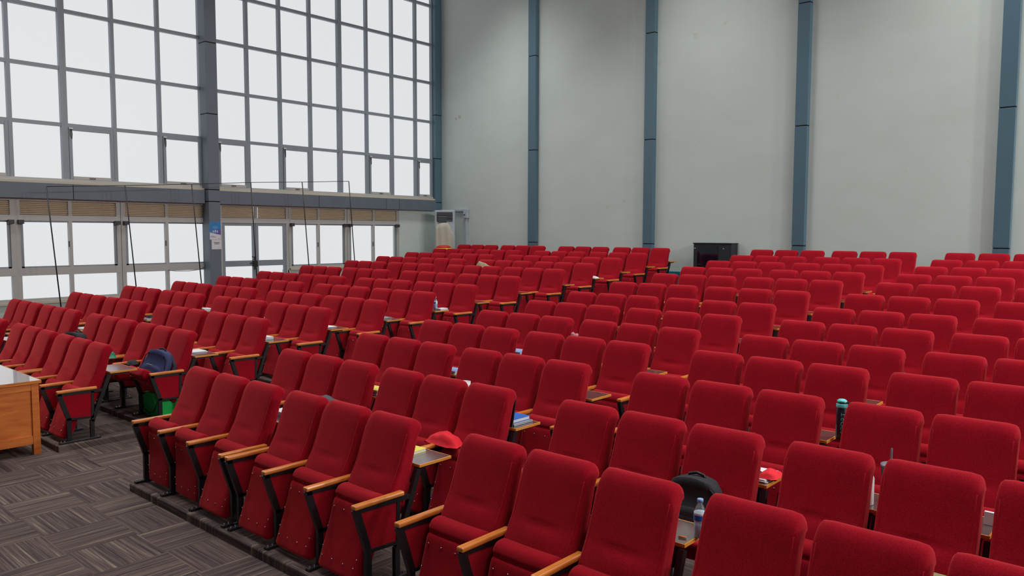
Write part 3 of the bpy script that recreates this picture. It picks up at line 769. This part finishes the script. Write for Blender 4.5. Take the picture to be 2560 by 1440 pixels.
# window-side bank tablets
book('book', (XC[5]-0.20, ROW_D[3]+0.14, ROW_Z[3]+TZ), 0.25, 0.18, 0.03, 'paper', 0.0, 'thick white book on the fourth row tablet, window bank', 'book')
papers((XC[5]-0.20, ROW_D[1]+0.14, ROW_Z[1]+TZ), 0.22, 0.21, 3, 'white papers on the second row tablet, window bank')
papers((XC[5]-0.16, ROW_D[2]+0.14, ROW_Z[2]+TZ), 0.24, 0.22, 2, 'white sheet on the third row tablet, window bank')
cloth('pouch', (XC[5]-0.30, ROW_D[2]+0.20, ROW_Z[2]+TZ), 0.14, 0.10, 0.05, 'blackcloth', 'black pouch behind the white sheet, third row window bank', 'pouch', 31)
cloth('pouch', (XC[5]-0.16, ROW_D[4]+0.14, ROW_Z[4]+TZ), 0.20, 0.14, 0.04, 'blackcloth', 'flat black pouch on the fifth row tablet, window bank', 'pouch', 33)
papers((XC[2]-0.20, ROW_D[0]+0.14, ROW_Z[0]+TZ), 0.22, 0.21, 5, 'newspapers at the far left edge of the front row')
# right bank
x, y, z = tab_at(0, 20)
pet_bottle((-1.865, 3.575, z), 0.205, 0.031, 'water bottle with pale blue cap on the front row tablet, right bank')
t = MB(); t.tube([(-0.02, 0, 0.006), (0.02, 0.008, 0.006)], 0.006, 'arm_wood', 8)
tag(t.build('ear_plug_case', None, (-1.925, 3.50, z)), 'small orange piece beside the front row water bottle', 'trinket')
x, y, z = tab_at(1, 20)
papers((x+0.09, y, z), 0.26, 0.24, 6, 'white papers under the red pouch, second row right bank')
t = MB(); t.box(-0.035, 0.035, -0.075, 0.075, 0, 0.009, 'black', 0.003)
tag(t.build('phone', None, (x+0.12, y-0.01, z+0.0185), (0, 0, 0.9)), 'black phone on the papers beside the red pouch', 'phone')
cloth('pouch', (x+0.215, y-0.01, z+0.0185), 0.12, 0.16, 0.038, 'redcloth', 'bright red pouch on white papers, second row right bank', 'pouch', 41)
# sport flask
def flask(loc):
    t = empty('sport_bottle', loc, 0)
    b = MB(); b.lathe([(0.034, 0), (0.037, 0.01), (0.037, 0.215), (0.033, 0.222), (0.034, 0.232)], 'bottledark', 28); b.build('bottle_body', t)
    b = MB(); b.lathe([(0.037, 0.226), (0.038, 0.230), (0.038, 0.250), (0.034, 0.256)], 'teal', 24); b.build('lid_ring', t)
    b = MB(); b.lathe([(0.035, 0.256), (0.036, 0.262), (0.030, 0.272), (0.010, 0.276)], 'bottledark', 24); lp = b.build('lid_seal', t)
    b = MB(); b.lathe([(0.034, 0.264), (0.033, 0.274), (0.022, 0.283), (0.006, 0.286)], 'teal', 20); b.build('lid', t)
    b = MB(); b.tube([(0.030, 0.0, 0.264), (0.060, -0.01, 0.266), (0.075, 0.0, 0.256), (0.055, 0.012, 0.262), (0.030, 0.008, 0.262)], 0.005, 'black', 6); b.build('carry_loop', t)
    cu = bpy.data.curves.new('lettering', 'FONT'); cu.body = 'SPORT'; cu.size = 0.048; cu.extrude = 0.0; cu.align_x = 'LEFT'; cu.space_character = 1.05
    to = bpy.data.objects.new('tmp_text', cu); COL.objects.link(to); bpy.context.view_layer.update()
    me = bpy.data.meshes.new_from_object(to.evaluated_get(bpy.context.evaluated_depsgraph_get()))
    bpy.data.objects.remove(to); bpy.data.curves.remove(cu)
    bm = bmesh.new(); bm.from_mesh(me); bmesh.ops.subdivide_edges(bm, edges=bm.edges[:], cuts=1)
    L_ = max(v.co.x for v in bm.verts); R_ = 0.0376; th0 = -PI/2+0.62
    for v in bm.verts:
        a = th0-(v.co.y-0.017)/R_; z_ = 0.045+v.co.x/L_*0.150
        v.co = Vector((R_*math.cos(a), R_*math.sin(a), z_))
    m = MB(); m.bm(bm, 'teal'); m.build('lettering', t); bpy.data.meshes.remove(me)
    return tag(t, 'dark sports bottle with teal lid and SPORT lettering, third row right bank', 'bottle')
flask((-1.822, 5.555, ROW_Z[2]+TZ))
x, y, z = tab_at(3, 20)
book('book', (x-0.02, y+0.03, z), 0.22, 0.16, 0.02, 'paleblue', 0.0, 'pale blue book on the fourth row tablet, right bank', 'book')
t = empty('tumbler', (-1.240, 4.62, ROW_Z[1]+TZ))
b = MB(); b.lathe([(0.034, 0), (0.036, 0.01), (0.049, 0.205), (0.047, 0.207)], 'black', 24); b.build('cup_body', t)
b = MB(); b.lathe([(0.050, 0.203), (0.052, 0.207), (0.052, 0.218), (0.044, 0.222), (0.006, 0.221)], 'silver', 24); b.build('cup_lid', t)
b = MB(); b.tube([(0.0, 0.0, 0.02), (0.003, 0.002, 0.31)], 0.0055, 'greycloth', 10); b.build('straw', t)
tag(t, 'black tumbler with lid and straw behind the second row, right bank', 'tumbler')
t = empty('thermos', (-1.320, 4.505, ROW_Z[1]+TZ))
b = MB(); b.lathe([(0.028, 0), (0.03, 0.005), (0.03, 0.15), (0.022, 0.17)], 'white', 20); b.build('bottle_body', t)
b = MB(); b.lathe([(0.023, 0.168), (0.024, 0.172), (0.024, 0.21), (0.016, 0.215)], 'black', 16); b.build('bottle_cap', t)
tag(t, 'slim white thermos beside the black tumbler with the straw', 'bottle')
t = MB(); t.box(-0.05, 0.05, -0.01, 0.01, 0.0, 0.07, 'paper', 0.002)
tag(t.build('card_box', None, (-0.72, 4.60, ROW_Z[1]+TZ)), 'small white box at the right edge, second row right bank', 'box')
t = MB(); t.box(-0.09, 0.09, -0.06, 0.06, 0.0, 0.03, 'paper', 0.002); t.box(-0.09, 0.09, -0.06, 0.06, 0.031, 0.085, 'banknote', 0.004)
tag(t.build('card_box', None, (-0.78, 3.66, ROW_Z[0]+TZ)), 'olive printed box on the front row tablet, bottom right', 'box')
x, y, z = tab_at(4, 20)
cloth('pouch', (x+0.15, y+0.02, z), 0.16, 0.16, 0.07, 'blackcloth', 'black pouch between triplets of the fifth row, right bank', 'pouch', 51)
papers((x-0.04, y, z), 0.20, 0.20, 3, 'white sheet beside the black pouch, fifth row right bank')
t = MB(); t.lathe([(0.022, 0), (0.026, 0.01), (0.026, 0.24), (0.018, 0.275), (0.010, 0.29)], 'white', 16)
x, y, z = tab_at(9, 19)
tag(t.build('bottle', None, (-2.86, 12.98, z)), 'white bottle behind the tenth row, right bank', 'bottle')
x, y, z = tab_at(8, 6)
cloth('hat', (-11.50, 12.02, z), 0.58, 0.26, 0.345, 'camo', 'khaki patterned hat on top of the rear rows', 'hat', 61)

# ------------------------------------------------------------------ desk at the left edge
dk = empty('desk', (-9.14, 2.75, 0.0))
m = MB(); m.box(-1.85, 0.0, -0.82, 0.0, 0.765, 0.795, 'desk_top'); m.build('desktop', dk)
m = MB()
for (a, b, c, d) in ((0.0, 0.006, -0.826, 0.006), (-1.856, -1.85, -0.826, 0.006), (-1.85, 0.0, 0.0, 0.006), (-1.85, 0.0, -0.826, -0.82)): m.box(a, b, c, d, 0.763, 0.796, 'arm_wood')
m.build('edge_trim', dk)
def leg(x_, y_):
    m = MB(); m.box(x_-0.035, x_+0.035, y_-0.035, y_+0.035, 0.0, 0.763, 'desk_wood', 0.003); m.build('leg', dk)
for x_, y_ in ((-0.05, -0.05), (-0.05, -0.77), (-1.80, -0.05), (-1.80, -0.77)): leg(x_, y_)
def dpanel(name, x0, x1, y0, y1, z0, z1):
    m = MB(); m.box(x0, x1, y0, y1, z0, z1, 'desk_wood'); m.build(name, dk)
for x0 in (-0.055, -1.825):
    dpanel('end_panel', x0+0.005, x0+0.020, -0.74, -0.08, 0.20, 0.70)
    dpanel('rail', x0, x0+0.034, -0.735, -0.085, 0.69, 0.763); dpanel('rail', x0, x0+0.034, -0.735, -0.085, 0.115, 0.205)
dpanel('modesty_panel', -1.765, -0.085, -0.045, -0.030, 0.16, 0.763)
tag(dk, 'orange wooden desk with grey top at the left edge of the front', 'desk')

# ------------------------------------------------------------------ server cabinet against the back wall
sc_ = empty('server_cabinet', (-8.19, 16.14, ROW_Z[12]))
H_ = 1.13
m = MB(); m.box(-0.46, 0.46, -0.13, 0.19, 0.0, H_, 'rack', 0.004); m.build('cabinet_body', sc_)
m = MB(); m.box(-0.475, 0.475, -0.145, 0.19, H_, H_+0.022, 'black', 0.003); m.build('cabinet_top', sc_)
m = MB(); m.box(-0.36, 0.14, -0.140, -0.131, 0.05, H_-0.05, 'rack_glass'); dd = m.build('glass_door', sc_)
m = MB(); m.box(0.155, 0.165, -0.150, -0.131, 0.45, 0.62, 'steel'); m.build('door_handle', dd)
m = MB(); m.box(0.17, 0.44, -0.137, -0.131, 0.05, H_-0.05, 'rack', 0.002); m.build('vent_panel', sc_)
for x_ in (-0.42, 0.28):
    m = MB(); m.box(x_-0.012, x_+0.012, -0.145, -0.131, H_-0.11, H_-0.095, 'white'); m.build('corner_sticker', sc_)
tag(sc_, 'black server cabinet with smoked glass door against the back wall', 'cabinet')

# ------------------------------------------------------------------ floor-standing air conditioner, conduit, red-lidded bin in the corner
ac = empty('air_conditioner', (-16.70, 15.83, ROW_Z[12]), math.radians(40))
m = MB(); m.box(-0.29, 0.29, -0.10, 0.16, 0.0, 2.03, 'ac', 0.02); m.build('casing', ac)
m = MB(); m.box(-0.235, 0.235, -0.112, -0.10, 1.70, 1.965, 'black'); gr = m.build('air_outlet', ac)
for i in range(6):
    m = MB(); m.box(-0.235, 0.235, -0.125, -0.108, 1.722+i*0.042, 1.730+i*0.042, 'ac'); m.build('slat', gr)
m = MB(); m.box(-0.19, 0.06, -0.135, -0.113, 1.66, 1.84, 'greycloth', 0.01); m.build('cover_fold', ac)
bm = bmesh.new(); n_ = 12; gv = []
for i in range(n_+1):
    rw_ = []
    for j in range(n_+1):
        u, v = i/n_, j/n_
        ztop_ = 1.66-0.10*(2*u-1)**2-0.28*max(0, u-0.72)/0.28
        rw_.append(bm.verts.new((-0.27+0.54*u, -0.150-0.015*math.sin(u*17+v*3)-0.01*math.sin(v*9), 0.05+(ztop_-0.05)*v)))
    gv.append(rw_)
for i in range(n_):
    for j in range(n_): bm.faces.new((gv[i][j], gv[i+1][j], gv[i+1][j+1], gv[i][j+1]))
e = bmesh.ops.extrude_face_region(bm, geom=bm.faces[:])
for v in [q for q in e['geom'] if isinstance(q, bmesh.types.BMVert)]: v.co.y = -0.098
bmesh.ops.recalc_face_normals(bm, faces=bm.faces[:])
m = MB(); m.bm(bm, 'dustcloth', None, True); m.build('dust_cover', ac)
tag(ac, 'tall grey air conditioner with a beige dust cover in the corner', 'air conditioner')
cd = empty('cable_conduit', (-16.3, YB-0.035, 2.0))
m = MB(); m.box(-0.52, 0.09, -0.03, 0.034, 1.0, 1.06, 'ac', 0.004); m.build('horizontal_duct', cd)
m = MB(); m.box(-0.03, 0.05, -0.03, 0.034, -1.0, 0.80, 'ac', 0.004); m.build('vertical_duct', cd)
m = MB(); m.box(-0.06, 0.09, -0.06, 0.034, 0.80, 0.999, 'ac', 0.006); jb = m.build('switch_box', cd)
m = MB(); m.box(-0.035, 0.02, -0.065, -0.059, 0.88, 0.91, 'dark_trim'); m.build('switch', jb)
tag(cd, 'pale grey cable duct with switch box beside the air conditioner', 'conduit')
bn = empty('bin', (-16.42, 15.50, ROW_Z[12]))
m = MB(); m.lathe([(0.18, 0), (0.215, 0.86), (0.22, 0.88)], 'black', 28); m.build('bin_body', bn)
m = MB(); m.lathe([(0.225, 0.875), (0.23, 0.885), (0.23, 0.915), (0.222, 0.925)], 'yellowtrim', 28); m.build('rim', bn)
m = MB(); m.lathe([(0.222, 0.925), (0.205, 0.965), (0.14, 0.995), (0.02, 1.005)], 'redcover', 28); m.build('bin_lid', bn)
tag(bn, 'round black bin with yellow rim and red lid in the corner', 'bin')

# ------------------------------------------------------------------ poster and notice on the window pillar
px_ = XL+0.302
po = empty('poster', (px_, 8.93, 2.40))
m = MB(); m.box(0.0, 0.003, -0.135, 0.135, -0.21, 0.20, 'paper'); m.build('sheet', po)
m = MB(); m.prism([(-0.135, 0.20), (0.135, 0.20), (0.135, -0.10), (-0.135, -0.04)], 'x', 0.003, 0.0036, 'poster_blue'); m.build('blue_artwork', po)
m = MB(); m.prism([(-0.05, 0.02), (0.135, 0.03), (0.135, -0.10), (-0.09, -0.048)], 'x', 0.0036, 0.0040, 'poster_violet')
for i, (r_, z0_) in enumerate(((0.075, 0.055), (0.05, 0.045), (0.027, 0.035))):
    for s_ in range(8):
        a0, a1 = PI*(0.15+0.7*s_/8), PI*(0.15+0.7*(s_+1)/8)
        m.prism([(r_*math.cos(a0), z0_+r_*0.6*math.sin(a0)), (r_*math.cos(a1), z0_+r_*0.6*math.sin(a1)), ((r_-0.008)*math.cos(a1), z0_+(r_-0.008)*0.6*math.sin(a1)), ((r_-0.008)*math.cos(a0), z0_+(r_-0.008)*0.6*math.sin(a0))], 'x', 0.0036, 0.0042, 'label_blue')
for (y_, w2, h2) in ((-0.05, 0.03, 0.05), (0.0, 0.04, 0.06), (0.05, 0.03, 0.05)): m.prism([(y_-w2/2, -0.045), (y_+w2/2, -0.045), (y_+w2/2, -0.045+h2), (y_-w2/2, -0.045+h2)], 'x', 0.0040, 0.0044, 'label_blue')
m.prism([(-0.035, 0.15), (0.035, 0.15), (0.03, 0.175), (-0.03, 0.175)], 'x', 0.0036, 0.0042, 'ink')
m.build('artwork_figures', po)
m = MB()
for (a, b, z_) in ((-0.11, 0.02, -0.155), (-0.11, -0.02, -0.135)): m.box(0.003, 0.0036, a, b, z_, z_+0.008, 'ink')
m.prism([(0.07, -0.185), (0.10, -0.195), (0.105, -0.185), (0.075, -0.175)], 'x', 0.003, 0.0036, 'ink')
m.build('printed_text', po)
tag(po, 'blue and white poster on the slate pillar between the windows', 'poster')
no = empty('notice', (px_, 8.955, 2.08))
m = MB(); m.box(0.0, 0.003, -0.12, 0.12, -0.115, 0.105, 'paper'); m.build('sheet', no)
m = MB()
for (a, b, z_) in ((-0.07, 0.08, 0.035), (-0.055, 0.065, 0.005)): m.box(0.003, 0.0036, a, b, z_, z_+0.016, 'ink')
m.box(0.003, 0.0036, 0.055, 0.060, -0.09, -0.06, 'ink'); m.build('printed_text', no)
tag(no, 'white notice taped below the blue poster on the pillar', 'notice')

# ------------------------------------------------------------------ black pole frame standing along the window aisle
def tier_z(y_):
    z_ = 0.0
    for d_, h_ in zip(ROW_D[1:], ROW_Z[1:]):
        if y_ >= d_-0.60: z_ = h_
    return z_
PX = -16.70
tops = [(5.26, 3.235), (6.73, 3.325), (8.15, 3.42), (9.58, 3.53), (10.97, 3.61), (12.38, 3.70)]
pf = empty('pole_frame', (PX, tops[0][0], 0.0))
def rel(x_, y_, z_): return (x_-PX, y_-tops[0][0], z_)
for (yt, zt) in tops:
    zb = tier_z(yt+0.2); yb = yt+0.075*(zt-zb)
    if yt == 9.58: yb = yt+0.045*(zt-zb)
    m = MB(); m.tube([rel(PX, yb, zb), rel(PX, yt, zt)], 0.0125, 'metal', 8); m.build('upright', pf)
m = MB(); m.tube([rel(PX, a, b) for a, b in tops], 0.007, 'metal', 8); m.build('top_rail', pf)
m = MB(); m.box(-0.05, 0.05, 9.655-tops[0][0]-0.06, 9.655-tops[0][0]+0.04, 1.55, 1.70, 'metal', 0.01)
m.tube([rel(PX, 9.65, 1.78), rel(PX+0.02, 9.56, 1.79)], 0.012, 'metal', 6); m.build('clamp', pf)
tag(pf, 'tall frame of thin black poles standing along the window aisle', 'frame')
m = MB(); m.tube([(XL+0.02, 7.93, 1.50), (XL+0.03, 8.1, 1.475), (XL+0.03, 8.4, 1.465), (XL+0.03, 8.65, 1.49), (XL+0.02, 8.8, 1.54)], 0.006, 'metal', 6)
tag(m.build('cable', None), 'thin dark cable sagging under the window rail by the pillar', 'cable')
